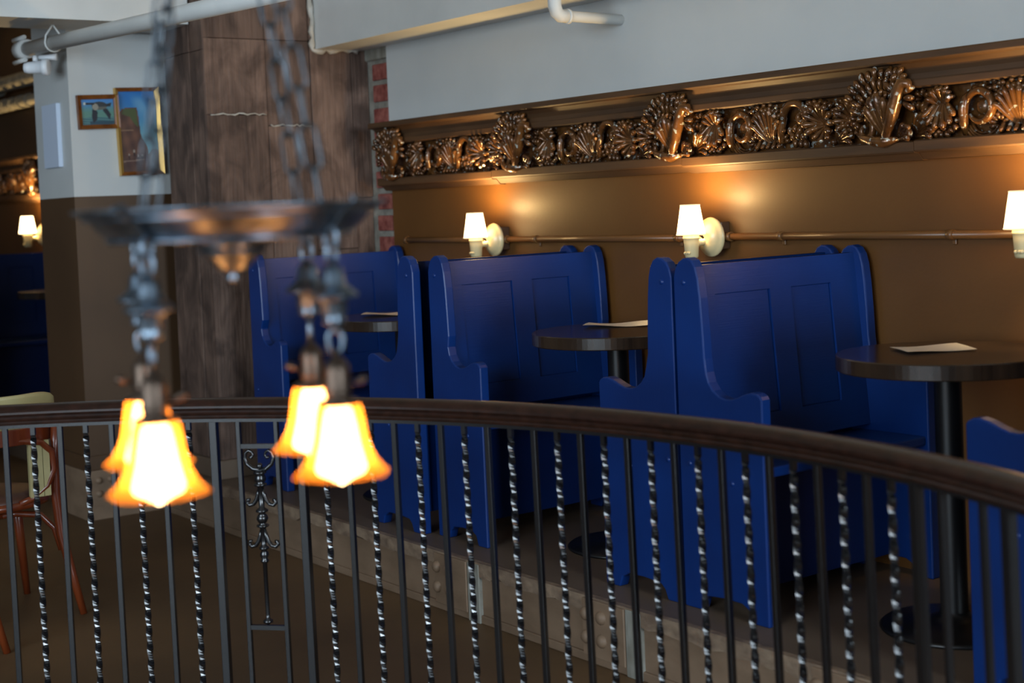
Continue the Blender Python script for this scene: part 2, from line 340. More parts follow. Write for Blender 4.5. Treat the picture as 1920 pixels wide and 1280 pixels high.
def shell_mesh():
    mb = MB()
    # tall hollow leaf: smooth lobes running down into one stem
    for a, L, w in ((D(118), 0.118, 0.017), (D(106), 0.136, 0.0195), (D(94), 0.142, 0.0205), (D(82), 0.128, 0.017)):
        rib(mb, (0.0, 0.0), a, L, w, 0.036, 0.1)
    ruffle(mb, (-0.012, 0.052), 0.085, D(160), D(52), 10, 0.050, 0.0098, -0.030)
    ruffle(mb, (-0.012, 0.052), 0.118, D(146), D(50), 10, 0.038, 0.0108, -0.040)
    ruffle(mb, (-0.012, 0.052), 0.074, D(140), D(60), 7, 0.020, 0.006, -0.052)
    # curled companion leaf on the right, on a thick stem
    st = [(-0.012, -0.025, 0.0), (0.012, -0.044, 0.018), (0.036, -0.050, 0.055), (0.052, -0.050, 0.095), (0.064, -0.048, 0.13), (0.086, -0.05, 0.156), (0.108, -0.05, 0.150), (0.114, -0.048, 0.132)]
    mb.tube(st, [0.010, 0.015, 0.018, 0.0205, 0.022, 0.019, 0.013, 0.006], 9)
    ruffle(mb, (0.060, 0.115), 0.020, D(160), D(-30), 8, 0.048, 0.0095, -0.036)
    ruffle(mb, (0.050, 0.150), 0.018, D(130), D(10), 6, 0.040, 0.009, -0.034)
    # left side curls
    mb.tube(spiral((-0.092, 0.092), 0.036, 0.008, D(-60), D(330), y=-0.03), [0.011 - 0.006 * i / 22 for i in range(23)], 7)
    mb.tube(spiral((-0.082, 0.036), 0.032, 0.006, D(30), D(-300), y=-0.026), [0.012 - 0.006 * i / 22 for i in range(23)], 7)
    ruffle(mb, (-0.085, 0.07), 0.03, D(200), D(100), 6, 0.028, 0.008, -0.02)
    mb.tube([(-0.12, -0.02, 0.03), (-0.09, -0.03, 0.012), (-0.04, -0.04, 0.002), (0.0, -0.042, -0.002), (0.05, -0.034, 0.004)], [0.007, 0.011, 0.015, 0.016, 0.006], 8)
    fan(mb, (0.03, 0.004), D(40), D(4), 4, 0.085, 0.010, 0.024, curl=0.4)
    return mb.mesh('acanthus_shell')
def low_leaf():
    mb = MB(); fan(mb, (0, 0.008), D(62), D(4), 6, 0.115, 0.0105, 0.024, curl=0.4); mb.ball((0.0, -0.026, 0.012), 0.014); ruffle(mb, (0.03, 0.06), 0.03, D(120), D(20), 6, 0.034, 0.009, -0.022); ruffle(mb, (0.05, 0.125), 0.008, D(180), D(-20), 5, 0.026, 0.008, -0.02); return mb.mesh('low_leaf')
def droop_leaf():
    mb = MB(); fan(mb, (0, 0.13), D(-130), D(-50), 6, 0.115, 0.011, 0.03, curl=-0.2)
    fan(mb, (0, 0.09), D(140), D(40), 5, 0.07, 0.009, 0.03)
    for i in range(6): mb.ball((-0.05 + 0.02 * i, -0.034, 0.018 + 0.008 * (i % 2)), 0.009, 7, 4)
    mb.tube(spiral((-0.04, 0.08), 0.034, 0.01, D(90), D(420), y=-0.03), [0.010 - 0.005 * i / 22 for i in range(23)], 7)
    ruffle(mb, (0.0, 0.115), 0.02, D(170), D(10), 8, 0.03, 0.0085, -0.03); ruffle(mb, (0.0, 0.07), 0.05, D(-20), D(-160), 9, 0.022, 0.0085, -0.024)
    return mb.mesh('drooping_leaf')
def rosette():
    mb = MB()
    mb.tube(spiral((0, 0.085), 0.05, 0.044, D(190), D(-150), y=-0.03, bul=0.01), [0.006 + 0.008 * math.sin(PI * i / 22) for i in range(23)], 8)
    mb.ball((0.0, -0.014, 0.085), 0.027, 12, 7, (1, 0.7, 1))
    mb.tube([(-0.06, -0.02, 0.004), (-0.058, -0.034, 0.04), (-0.056, -0.038, 0.08), (-0.05, -0.034, 0.115), (-0.04, -0.02, 0.135)], [0.010, 0.014, 0.015, 0.012, 0.006], 8)
    for k in range(4): mb.tube(arc((0.005, 0.05), 0.045 + 0.008 * k, D(200), D(335), 10, -0.02 - 0.003 * (k % 2)), 0.0045, 6)
    for k in range(5): mb.ball((-0.02 + 0.024 * k, -0.024, 0.142 + 0.006 * math.sin(k * 2)), 0.0115, 8, 5, (1.4, 1, 0.8))
    ruffle(mb, (0.03, 0.12), 0.03, D(110), D(-10), 6, 0.026, 0.008, -0.02); ruffle(mb, (0.06, 0.03), 0.01, D(200), D(20), 6, 0.028, 0.0085, -0.018)
    return mb.mesh('rosette_scroll')
def up_leaf():
    mb = MB(); fan(mb, (0.0, 0.01), D(128), D(60), 7, 0.15, 0.0105, 0.032, curl=0.5)
    for i in range(7):
        a = D(130) - D(72) * i / 6; mb.ball((math.cos(a) * 0.138, -0.046, 0.012 + math.sin(a) * 0.142), 0.009, 7, 4)
    fan(mb, (0.03, 0.05), D(100), D(20), 4, 0.06, 0.009, 0.02)
    for i in range(5): rib(mb, (-0.05 + 0.022 * i, 0.05), D(-96 + 4 * i), 0.046, 0.0085, 0.02, 0)
    ruffle(mb, (0.0, 0.07), 0.05, D(150), D(40), 9, 0.036, 0.0095, -0.03); ruffle(mb, (-0.055, 0.12), 0.008, D(190), D(40), 5, 0.028, 0.008, -0.018)
    return mb.mesh('upright_leaf')
def arch_scroll():
    mb = MB()
    p = [(-0.07, -0.03, 0.02), (-0.068, -0.036, 0.06), (-0.05, -0.04, 0.105)] + arc((0.0, 0.10), 0.052, D(170), D(20), 10, -0.042) + spiral((0.03, 0.105), 0.024, 0.006, D(0), D(-330), 12, -0.04)
    mb.tube(p, [0.012 + 0.004 * math.sin(PI * i / (len(p) - 1)) - 0.006 * i / len(p) for i in range(len(p))], 8)
    for (x, z) in ((-0.03, 0.06), (-0.008, 0.066), (0.014, 0.06), (-0.02, 0.038), (0.004, 0.042), (0.026, 0.036), (-0.008, 0.016), (0.016, 0.014), (0.036, 0.012)):
        mb.ball((x, -0.03, z), 0.0135, 8, 5, (0.8, 0.9, 1.2))
    mb.tube(arc((0.03, 0.055), 0.056, D(130), D(-20), 10, -0.03), [0.006 + 0.008 * math.sin(PI * i / 10) for i in range(11)], 8)
    ruffle(mb, (0.06, 0.12), 0.01, D(150), D(-40), 6, 0.03, 0.0085, -0.02); ruffle(mb, (-0.07, 0.02), 0.006, D(160), D(20), 5, 0.03, 0.008, -0.016)
    return mb.mesh('arched_scroll')
def mass_leaf():
    mb = MB(); fan(mb, (0.0, 0.075), D(210), D(-30), 9, 0.075, 0.012, 0.034, curl=0.2)
    fan(mb, (0.01, 0.07), D(-160), D(-30), 5, 0.062, 0.0095, 0.028, curl=-0.2)
    fan(mb, (-0.02, 0.10), D(150), D(40), 6, 0.062, 0.008, 0.03)
    ruffle(mb, (0.0, 0.085), 0.045, D(190), D(-10), 11, 0.028, 0.0095, -0.024)
    return mb.mesh('spreading_leaf')
ORN = {}
for nm, fn in (('acanthus_shell', shell_mesh), ('low_leaf', low_leaf), ('drooping_leaf', droop_leaf), ('rosette_scroll', rosette), ('upright_leaf', up_leaf), ('arched_scroll', arch_scroll), ('spreading_leaf', mass_leaf)):
    ORN[nm] = fn(); ORN[nm].materials.append(M['gilt'])
UNIT = [('acanthus_shell', 0.0, 0, 1), ('low_leaf', 0.07, 0.0, 1), ('drooping_leaf', 0.195, 0.0, 1), ('rosette_scroll', 0.335, 0.0, 1), ('upright_leaf', 0.465, 0.0, 1),
        ('arched_scroll', 0.59, 0.0, 1), ('spreading_leaf', 0.70, 0.0, 1.0), ('low_leaf', 0.745, 0.0, 0.95), ('spreading_leaf', 0.83, 0.01, 0.9)]
def cornice(name, x0, x1, y, dz, shells, label):
    prof_top = [(0.01, 1.656), (-0.112, 1.656), (-0.116, 1.650), (-0.116, 1.634), (-0.110, 1.629), (-0.088, 1.626), (-0.074, 1.612), (-0.066, 1.594), (-0.066, 1.578), (-0.078, 1.576), (-0.080, 1.572), (-0.080, 1.554), (-0.072, 1.549), (0.01, 1.548)]
    prof_bot = [(0.01, 1.388), (-0.070, 1.388), (-0.076, 1.384), (-0.076, 1.356), (-0.072, 1.351), (-0.050, 1.349), (-0.030, 1.328), (0.01, 1.326)]
    t = struct(boxo(name, (x0, x1, y - 0.028, y + 0.01, 1.38 + dz, 1.56 + dz), 'gilt'), label, 'cornice')
    MB().prism([(y + a, b + dz) for a, b in prof_top], x0, x1, 'x').build('crown_moulding', 'trim', t)
    xj = x0; k = 0
    while xj < x1 - 0.01:                                  # lower moulding in butted lengths
        xe = min(x1, xj + (0.95, 1.2, 1.05)[k % 3]); off = (0, 0.003, -0.002)[k % 3]
        MB().prism([(y + a, b + dz + off) for a, b in prof_bot], xj + 0.001, xe - 0.001, 'x').build('lower_moulding', 'trim', t); xj = xe; k += 1
    sc = 0.165
    for sx in shells:
        for nm, u, v, s in UNIT:
            xx = sx + u
            if xx < x0 + 0.05 or xx > x1 - 0.05: continue
            o = ob(nm, ORN[nm], None, t); o.location = (xx, y - (0.050 if nm == 'acanthus_shell' else 0.022), 1.390 + v + dz); o.scale = (s * 1.02, 1.1, s * (1.14 if nm == 'acanthus_shell' else 1.0))
    return t
cornice('trim_1', -2.86, 4.4, 0.0, 0.0, (-2.70 - 0.985, -2.70, -1.715, -0.745, 0.240, 1.225, 2.2), 'carved bronze-brown acanthus cornice along the booth wall')
cornice('trim_2', -9.5, -4.16, -0.30, DZ, (-8.9, -7.93, -6.96, -5.99), 'carved bronze-brown cornice of the farther booths past the pier')

# ------------------------------------------------------------------ booth benches
def arm_profile(d):
    k = d / 0.345
    p = [(0.002, 0.0), (0.07, 0.0), (0.082, 0.03), (0.10, 0.046), (0.17 * k, 0.052), (0.24 * k, 0.05), (0.268 * k, 0.035), (0.282 * k, 0.0), (d, 0.0), (d, 0.655), (d - 0.006, 0.664)]
    p += [(0.325 * k, 0.672), (0.305 * k, 0.674), (0.28 * k, 0.668), (0.25 * k, 0.656), (0.225 * k, 0.648), (0.20 * k, 0.647), (0.175 * k, 0.653), (0.152 * k, 0.668), (0.135 * k, 0.69), (0.126 * k, 0.72), (0.122, 0.76)]
    p += [(0.118, 0.85), (0.112, 0.94), (0.105, 1.0), (0.096, 1.032), (0.082, 1.052), (0.064, 1.060), (0.044, 1.058), (0.024, 1.046), (0.010, 1.026), (0.002, 1.0)]
    return p
def bench(x, y0, y1, s, d, label, z=0.0):
    """bench whose back stands at x, seat towards s*X, ends at y0 (near) and y1 (wall)"""
    t = empty('booth_bench', (x, (y0 + y1) / 2, z))
    tag(t, label, 'bench', 'blue booth benches')
    hl = (y1 - y0) / 2; th = 0.038
    pr = [(s * a, b) for a, b in arm_profile(d)]
    for ya in (-hl, hl - th):
        e = MB().prism(pr, ya, ya + th, 'y').build('end_panel', 'blue', t, 0.005, 3)
        for (bx, bz) in ((0.045, 0.985), (0.045, 0.44), (0.22, 0.40)):
            yy = ya if ya < 0 else ya + th
            MB().lathe([(0.0085, 0), (0.008, -0.002), (0.004, -0.004), (0, -0.0045)], 10, (s * bx, ya, bz), 'y').build('bolt_plug', 'blue', e)
    a0, a1 = -hl + th, hl - th; wd = a1 - a0
    def sx(zz): return 0.045 + (1.03 - zz) * 0.085          # raked back
    def slab(ya, yb, z0, z1, t0, t1):
        return MB().add([(s * (sx(z0) + t0), ya, z0), (s * (sx(z0) + t0), yb, z0), (s * (sx(z1) + t0), yb, z1), (s * (sx(z1) + t0), ya, z1),
                         (s * (sx(z0) + t1), ya, z0), (s * (sx(z0) + t1), yb, z0), (s * (sx(z1) + t1), yb, z1), (s * (sx(z1) + t1), ya, z1)],
                        [(0, 1, 2, 3), (4, 7, 6, 5), (0, 4, 5, 1), (1, 5, 6, 2), (2, 6, 7, 3), (3, 7, 4, 0)])
    bk = slab(a0, a1, 0.475, 1.035, 0.0, 0.016)
    for z0, z1 in ((0.475, 0.565), (0.945, 1.035)): bk_ = slab(a0, a1, z0, z1, 0.0, 0.026); bk.add(bk_.v, bk_.f)
    m0 = -0.045; sw = wd * 0.085
    for ya, yb in ((a0, a0 + sw * 1.0), (m0 - 0.01, m0 + 0.085), (a1 - sw * 2.1, a1)): b_ = slab(ya, yb, 0.565, 0.945, 0.0, 0.026); bk.add(b_.v, b_.f)
    b_o = bk.build('backrest', 'blue_h', t)
    for ya, yb in ((a0 + sw, m0 - 0.01), (m0 + 0.085, a1 - sw * 2.1)):
        slab(ya + 0.002, yb - 0.002, 0.567, 0.943, 0.012, 0.0185).build('back_panel', 'blue_h', b_o, 0.0015)
    MB().box(*sorted((s * 0.07, s * (d - 0.012))), a0, a1, 0.425, 0.455).build('seat', 'blue_h', t, 0.006)
    MB().box(*sorted((s * (d - 0.175), s * (d - 0.155))), a0, a1, 0.06, 0.425).build('front_board', 'blue_h', t)
    MB().box(*sorted((s * 0.02, s * 0.04)), a0, a1, 0.08, 0.5).build('rear_board', 'blue_h', t)
    return t
YN, YW = -0.805, -0.022
bench(-2.835, YN, YW, 1, 0.285, 'farthest blue bench of the row, backed against the concrete column')
bench(-1.385, YN - 0.04, YW, -1, 0.355, 'blue bench facing the column, back to back with the bench under the left wall lamp')
bench(-1.342, YN, YW, 1, 0.315, 'blue panelled bench below the wall lamp nearest the column')
bench(-0.003, YN, YW, -1, 0.362, 'blue bench seen from its curved end, back turned to the middle lamp bench')
bench(0.003, YN, YW, 1, 0.348, 'blue panelled bench below the middle wall lamp, its curved end foremost')
bench(1.392, YN, YW, -1, 0.358, 'blue bench cut off by the right edge of the picture')
bench(-6.85, -1.06, -0.32, 1, 0.34, 'shadowed blue bench of the farther booths left of the pier')

# ------------------------------------------------------------------ tables and menus
def table(x, y, label, r=0.305, z=0.778):
    t = empty('bistro_table', (x, y, 0)); tag(t, label, 'table', 'round pedestal tables in the booths')
    MB().lathe([(0, z - 0.044), (r - 0.003, z - 0.044), (r, z - 0.041), (r, z - 0.003), (r - 0.003, z), (0, z)], 96, smooth=False).build('table_top', 'tabletop', t)
    MB().lathe([(0, z - 0.055), (0.12, z - 0.055), (0.12, z - 0.042)], 24).build('mounting_plate', 'pedestal', t)
    MB().lathe([(0.04, 0.03), (0.038, 0.06), (0.038, z - 0.05)], 28).build('column', 'pedestal', t)
    MB().lathe([(0, 0.0), (0.205, 0.0), (0.208, 0.006), (0.2, 0.013), (0.08, 0.026), (0.045, 0.04), (0.04, 0.05)], 40).build('base', 'pedestal', t)
    return t
table(0.705, -0.43, 'nearest round dark table, in front of the middle lamp bench')
table(-0.70, -0.43, 'round dark table between the two wall-lamp benches')
table(-2.09, -0.45, 'farthest round dark table, in front of the bench at the column')
table(-6.1, -0.53, 'dark table edge in the shadowed farther booth beside the pier', 0.27, 0.80)
def menu(c, rz, w, d, label, wave):
    n = 10; v = []; f = []
    for i in range(n + 1):
        for j in range(3):
            u = i / n - 0.5; q = j / 2 - 0.5
            v.append((u * w, q * d, 0.0015 + wave * (1 - math.cos(u * 5 + q * 2)) * 0.5 + wave * 0.4 * (0.5 + q) * (0.5 - 0.5 * math.cos(4 * u))))
    for i in range(n):
        for j in range(2): a = i * 3 + j; f.append((a, a + 3, a + 4, a + 1))
    mb = MB(); mb.add(v, f, True); v2 = [(x, y, z + 0.0008) for x, y, z in v]; mb.add(v2, [tuple(reversed(q)) for q in f], True)
    o = mb.build('menu_sheet', 'paper'); o.location = (c[0], c[1], 0.7785); o.rotation_euler = (0, 0, rz)
    tag(o, label, 'menu', 'paper menus on the tables')
menu((0.635, -0.40), D(58), 0.20, 0.15, 'white paper menu lying flat on the nearest table', 0.004)
menu((-0.81, -0.33), D(40), 0.24, 0.13, 'curling white paper menu on the table between the wall-lamp benches', 0.008)
menu((-2.15, -0.45), D(50), 0.28, 0.16, 'wavy white paper menu on the farthest round table', 0.010)

# ------------------------------------------------------------------ wall lamps, conduit
def sconce(x, y, dz, label, power=20.0, k=1.0):
    t = empty('wall_lamp', (x, y, 1.09 + dz)); tag(t, label, 'wall lamp', 'small wall lamps above the booths'); t.scale = (k, k, k)
    MB().box(-0.048, 0.048, -0.045, 0.0, -0.05, 0.05).build('junction_box', 'box', t, 0.004)
    ro = MB().lathe([(0, -0.085), (0.02, -0.084), (0.036, -0.078), (0.05, -0.066), (0.055, -0.058), (0.06, -0.056), (0.062, -0.05), (0.060, -0.044), (0, -0.044)], 28, (0, 0, 0.0), 'y').build('backplate', 'ivory', t)
    ro.scale = (1.06, 1.12, 1.18); ro.location = (0, 0.006, -0.005)
    for sz in (-1, 1): MB().lathe([(0.008, -0.052), (0.008, -0.046), (0, -0.045)], 8, (0.033, 0, sz * 0.047), 'y').build('screw', 'steel', t)
    MB().tube([(0, -0.07, -0.015), (-0.004, -0.10, -0.022), (-0.006, -0.125, -0.024)], [0.014, 0.012, 0.014], 10).build('arm', 'ivory', t)
    MB().lathe([(0, -0.076), (0.022, -0.076), (0.0245, -0.070), (0.0275, -0.02), (0.029, -0.008), (0.031, -0.006), (0.031, -0.001), (0.029, 0.001), (0.0305, 0.006), (0.0305, 0.012), (0, 0.012)], 24, (-0.006, -0.145, 0)).build('socket_cup', 'ivory', t)
    MB().tube([(0.012, -0.12, 0.006), (0.014, -0.112, 0.002), (0.014, -0.104, -0.006)], [0.004, 0.005, 0.004], 8).build('switch_key', 'socket', t)
    for kx in (-0.008, 0.004, 0.012): MB().ball((kx - 0.006, -0.170, -0.058), 0.006, 8, 5).build('cast_leaf', 'ivory', t)
    sh = MB().lathe([(0.0525, 0.008), (0.0350, 0.116), (0.0340, 0.116), (0.0515, 0.008)], 28, (-0.006, -0.145, 0)).build('lamp_shade', 'sconce_shade', t)
    for r, h in ((0.0525, 0.009), (0.0352, 0.115)):
        MB().tube([(-0.006 + r * math.cos(2 * PI * i / 28), -0.145 + r * math.sin(2 * PI * i / 28), h) for i in range(28)], 0.0024, 6, closed=True).build('shade_edging', 'sconce_trim', sh)
    MB().lathe([(0, 0.012), (0.010, 0.012), (0.012, 0.03), (0.02, 0.055), (0.02, 0.07), (0.012, 0.085), (0, 0.09)], 14, (-0.006, -0.145, 0)).build('bulb', 'bulb', t)
    d = bpy.data.lights.new('wall_lamp_glow', 'POINT'); d.energy = power; d.color = (1.0, 0.66, 0.26); d.shadow_soft_size = 0.03
    o = bpy.data.objects.new('wall_lamp_glow', d); C.objects.link(o); o.location = (x - 0.006 * k, y - 0.145 * k, 1.09 + dz + 0.10 * k)
    return t
sconce(-1.945, 0.0, 0, 'lit wall lamp with pale shade above the bench nearest the column')
sconce(-0.595, 0.0, 0.004, 'lit wall lamp with pale shade in the middle, above the foremost bench end')
sconce(0.772, 0.0, 0.012, 'lit wall lamp with pale shade cut by the right edge')
sconce(-6.88, -0.30, 0.07, 'small distant lit wall lamp in the farther booth left of the pier', 45.0, 1.12)
def conduit(name, x0, x1, y, z, clips, label):
    t = MB().tube([(x0, y - 0.022, z), (x1, y - 0.022, z)], 0.013, 12).build(name, 'conduit')
    tag(t, label, 'conduit', 'brown conduits on the booth wall')
    for cx in clips:
        MB().tube([(cx - 0.012, y - 0.022, z), (cx + 0.012, y - 0.022, z)], 0.0165, 12).build('coupling', 'conduit', t)
        MB().box(cx - 0.008, cx + 0.008, y - 0.008, y, z - 0.032, z + 0.01).build('clip', 'conduit', t, 0.003)
    for e in (x0, x1): MB().tube([(e - 0.012, y - 0.022, z), (e + 0.012, y - 0.022, z)], 0.0175, 12).build('end_fitting', 'conduit', t)
conduit('conduit', -1.89, -0.66, 0, 1.085, (-1.68, -0.80), 'brown conduit between the left and middle wall lamps')
conduit('conduit', -0.53, 0.72, 0, 1.089, (-0.28, 0.43), 'brown conduit between the middle and right wall lamps')
conduit('conduit', -2.70, -2.0, 0, 1.085, (-2.14,), 'short brown conduit left of the lamp nearest the column')

# ------------------------------------------------------------------ pipes overhead
def pipe_z(x): return 2.083 + (x + 3.89) * (1.997 - 2.083) / (3.89 - 1.368)
gp = MB().tube([(-3.80, -1.45, pipe_z(-3.8)), (-0.6, -1.45, pipe_z(-0.6))], 0.034, 18).build('sprinkler_pipe', 'white')
tag(gp, 'large white painted pipe crossing in front of the column under the beam', 'pipe')
MB().tube([(-3.86, -1.45, pipe_z(-3.84)), (-3.76, -1.45, pipe_z(-3.76))], [0.046, 0.046], 16).build('pipe_coupling', 'white', gp)
for z in (0.052, -0.056):
    MB().tube([(-3.90, -1.47, pipe_z(-3.8) + z), (-3.74, -1.47, pipe_z(-3.8) + z)], 0.011, 8).build('coupling_bolt', 'white', gp)
hx = -3.40; hz = pipe_z(hx)
MB().tube([(hx, -1.45, 2.15), (hx, -1.415, 2.10), (hx, -1.41, hz)] + [(hx, -1.45 + 0.04 * math.cos(a), hz + 0.04 * math.sin(a)) for a in [-(i * PI / 8) for i in range(9)]] + [(hx, -1.485, 2.10), (hx, -1.45, 2.15)], 0.0045, 6).build('hanger_strap', 'white', gp)
MB().tube([(-0.9, -1.45, pipe_z(-0.9)), (-0.96, -1.45, pipe_z(-0.96))], 0.041, 16).build('pipe_collar', 'white', gp)
sn = empty('emergency_light', (-3.66, -1.45, pipe_z(-3.66) - 0.04), 0.93); tag(sn, 'white conical emergency light head hanging under the pipe end', 'light'); sn.scale = (0.66, 0.66, 0.66)
MB().tube([(0, 0, 0), (0, 0, -0.04)], 0.018, 10).build('stem', 'sensor', sn)
MB().lathe([(0.0, -0.10), (0.034, -0.10), (0.042, -0.07), (0.048, 0.03), (0.06, 0.034), (0.062, 0.07), (0.05, 0.078), (0, 0.078)], 24, (0.02, 0, -0.085), 'x').build('lamp_head', 'sensor', sn)
MB().lathe([(0.0, 0.0), (0.014, 0.0), (0.022, 0.10), (0.026, 0.13), (0, 0.13)], 16, (0.02, 0.02, -0.012), 'x').build('side_horn', 'sensor', sn)
ep = MB().tube([(-1.105, -0.33, 2.7), (-1.105, -0.33, 1.99), (-1.105, -0.325, 1.965), (-1.105, -0.31, 1.952), (-1.105, -0.29, 1.948), (-1.105, 0.0, 1.945)], 0.021, 16).build('drain_pipe', 'white')
tag(ep, 'white plastic elbow pipe running into the wall above the cornice', 'pipe')
MB().tube([(-1.105, -0.33, 2.05), (-1.105, -0.33, 1.985), (-1.105, -0.322, 1.96), (-1.105, -0.305, 1.948), (-1.105, -0.265, 1.947)], 0.026, 16).build('elbow', 'white', ep)
MB().tube([(-1.105, -0.275, 1.947), (-1.105, -0.262, 1.947)], 0.029, 16).build('elbow_collar', 'white', ep)
for (z, r, lb, lump) in ((2.24, 0.055, 'upper dull pipe on the farther wall past the pier', 5), (2.09, 0.035, 'lower dull pipe with fittings on the farther wall past the pier', 9)):
    o = MB().tube([(-9.5, -0.42, z), (-4.2, -0.42, z)], r, 14).build('wall_pipe', 'mortar'); tag(o, lb, 'pipe', 'pipes on the farther wall')
    for k in range(lump):
        xx = -8.2 + 0.17 * k
        MB().tube([(xx - 0.03, -0.42, z), (xx + 0.03, -0.42, z)], r * 1.35, 12).build('pipe_fitting', 'mortar', o)
# speaker-like flat white panel on the pier
o = MB().box(-3.985, -3.775, PY - 0.022, PY, 1.51, 1.822).build('access_panel', 'panelwhite', None, 0.003)
tag(o, 'flat white rectangular panel on the shaded side of the pier', 'panel')

# ------------------------------------------------------------------ pictures
def smooth(a, b, t):
    t = max(0, min(1, (t - a) / (b - a))); return t * t * (3 - 2 * t)
def mixc(a, b, t): return tuple(x + (y - x) * t for x, y in zip(a, b))
def inpoly(p, q):
    c = False; j = len(q) - 1
    for i in range(len(q)):
        if (q[i][1] > p[1]) != (q[j][1] > p[1]) and p[0] < (q[j][0] - q[i][0]) * (p[1] - q[i][1]) / (q[j][1] - q[i][1]) + q[i][0]: c = not c
        j = i
    return c
def goose(u, v):            # u left to right, v bottom to top
    c = mixc((86, 132, 120), (64, 128, 190), smooth(0.45, 0.95, v))
    if v < 0.3: c = mixc((40, 84, 92), (96, 140, 140), (math.sin(v * 70 + u * 9) * 0.5 + 0.5) * 0.8)
    if v < 0.16 and u > 0.25: c = (28, 66, 82)
    if inpoly((u, v), [(0.36, 0.72), (0.44, 0.62), (0.5, 0.5), (0.47, 0.2), (0.36, 0.08), (0.31, 0.3)]): c = (18, 26, 40)
    if inpoly((u, v), [(0.66, 0.66), (0.8, 0.62), (0.9, 0.4), (0.86, 0.17), (0.76, 0.38), (0.66, 0.55)]): c = (20, 28, 42)
    if ((u - 0.57) / 0.24) ** 2 + ((v - 0.74) / 0.16) ** 2 < 1: c = (44, 48, 52) if v > 0.7 else (92, 92, 84)
    if ((u - 0.44) / 0.09) ** 2 + ((v - 0.7) / 0.13) ** 2 < 1: c = (146, 140, 126)
    if 0.78 < v < 0.87 and 0.12 < u < 0.42: c = (16, 22, 32)
    if 0.78 < v < 0.88 and 0.08 < u < 0.15: c = (190, 196, 190)
    if inpoly((u, v), [(0.78, 0.8), (0.95, 0.86), (0.9, 0.7), (0.8, 0.7)]): c = (24, 28, 36)
    return c
def cliff(u, v):
    n = math.sin(u * 23 + v * 11) * 0.5 + math.sin(u * 7 - v * 31) * 0.5
    c = mixc((112, 160, 170), (36, 108, 176), smooth(0.35, 1.0, v))
    c = mixc(c, (150, 184, 196), max(0, 0.5 * math.sin(u * 6 + v * 5) * smooth(0.6, 0.8, v) * (1 - smooth(0.85, 1, v))))
    if inpoly((u, v), [(0.0, 0.0), (0.0, 0.72), (0.1, 0.79), (0.5, 0.80), (0.52, 0.72), (0.56, 0.45), (0.72, 0.3), (0.78, 0.0)]): c = mixc((76, 48, 40), (112, 74, 56), 0.5 + 0.5 * n)
    if inpoly((u, v), [(0.08, 0.72), (0.14, 0.79), (0.47, 0.79), (0.5, 0.55), (0.4, 0.6), (0.3, 0.68)]): c = (76, 84, 48)
    if v < 0.22 and u < 0.8: c = mixc((70, 44, 40), (96, 66, 54), 0.5 + 0.5 * n)
    if inpoly((u, v), [(0.78, 0.0), (0.72, 0.2), (0.86, 0.28), (1, 0.26), (1, 0)]): c = mixc((84, 66, 58), (120, 110, 100), 0.5 + 0.5 * n)
    for a, b in ((0.2, 0.2), (0.34, 0.24), (0.45, 0.18), (0.55, 0.19)):
        if abs(u - a) < 0.02 and b - 0.05 < v < b + 0.03: c = (150, 134, 120) if v > b else (50, 30, 28)
    if abs(v - (0.13 + 0.03 * u)) < 0.008 and u < 0.6: c = (130, 104, 90)
    if abs(v - 0.515) < 0.006 and u < 0.36: c = (140, 106, 80)
    return c
def picture(y, z, w, h, tilt, fwid, depth, fn, label, gold):
    """hangs on the +X face of the pier; y,z is the centre"""
    t = empty('framed_painting', (PX + 0.001, y, z)); t.rotation_euler = (tilt, 0, 0); tag(t, label, 'painting', 'framed paintings on the pier')
    W, H = w / 2, h / 2
    q = [((-W, -H), (W, -H), 0), ((W, -H), (W, H), 1), ((W, H), (-W, H), 0), ((-W, H), (-W, -H), 1)]
    for a, b, side in q:
        ia = (a[0] - math.copysign(fwid, a[0]), a[1] - math.copysign(fwid, a[1])); ib = (b[0] - math.copysign(fwid, b[0]), b[1] - math.copysign(fwid, b[1]))
        v = [(0, *a), (0, *b), (0, *ib), (0, *ia), (depth, *a), (depth, *b), (depth * 0.55, *ib), (depth * 0.55, *ia)]
        MB().add(v, [(0, 1, 2, 3), (4, 7, 6, 5), (0, 4, 5, 1), (1, 5, 6, 2), (2, 6, 7, 3), (3, 7, 4, 0)]).build('frame_bar', 'frame_gold' if (gold and side) else 'frame_wood', t)
    nu, nv = 60, 84; iw, ih = W - fwid + 0.001, H - fwid + 0.001
    me = bpy.data.meshes.new('canvas')
    vs = [(0.007, -iw + 2 * iw * i / nu, -ih + 2 * ih * j / nv) for j in range(nv + 1) for i in range(nu + 1)]
    fs = [(j * (nu + 1) + i, j * (nu + 1) + i + 1, (j + 1) * (nu + 1) + i + 1, (j + 1) * (nu + 1) + i) for j in range(nv) for i in range(nu)]
    me.from_pydata(vs, [], fs); ca = me.color_attributes.new('paint', 'FLOAT_COLOR', 'CORNER')
    k = 0
    for j in range(nv):
        for i in range(nu):
            c = lin(fn((i + 0.5) / nu, (j + 0.5) / nv))
            for _ in range(4): ca.data[k].color = c; k += 1
    ob('canvas', me, 'canvas', t)
picture(-1.165, 1.768, 0.205, 0.165, D(1.8), 0.021, 0.028, goose, 'small brown-framed painting of a flying goose', False)
picture(-0.962, 1.673, 0.225, 0.43, D(1.5), 0.018, 0.030, cliff, 'tall gilt-framed painting of a rocky headland under blue sky', True)

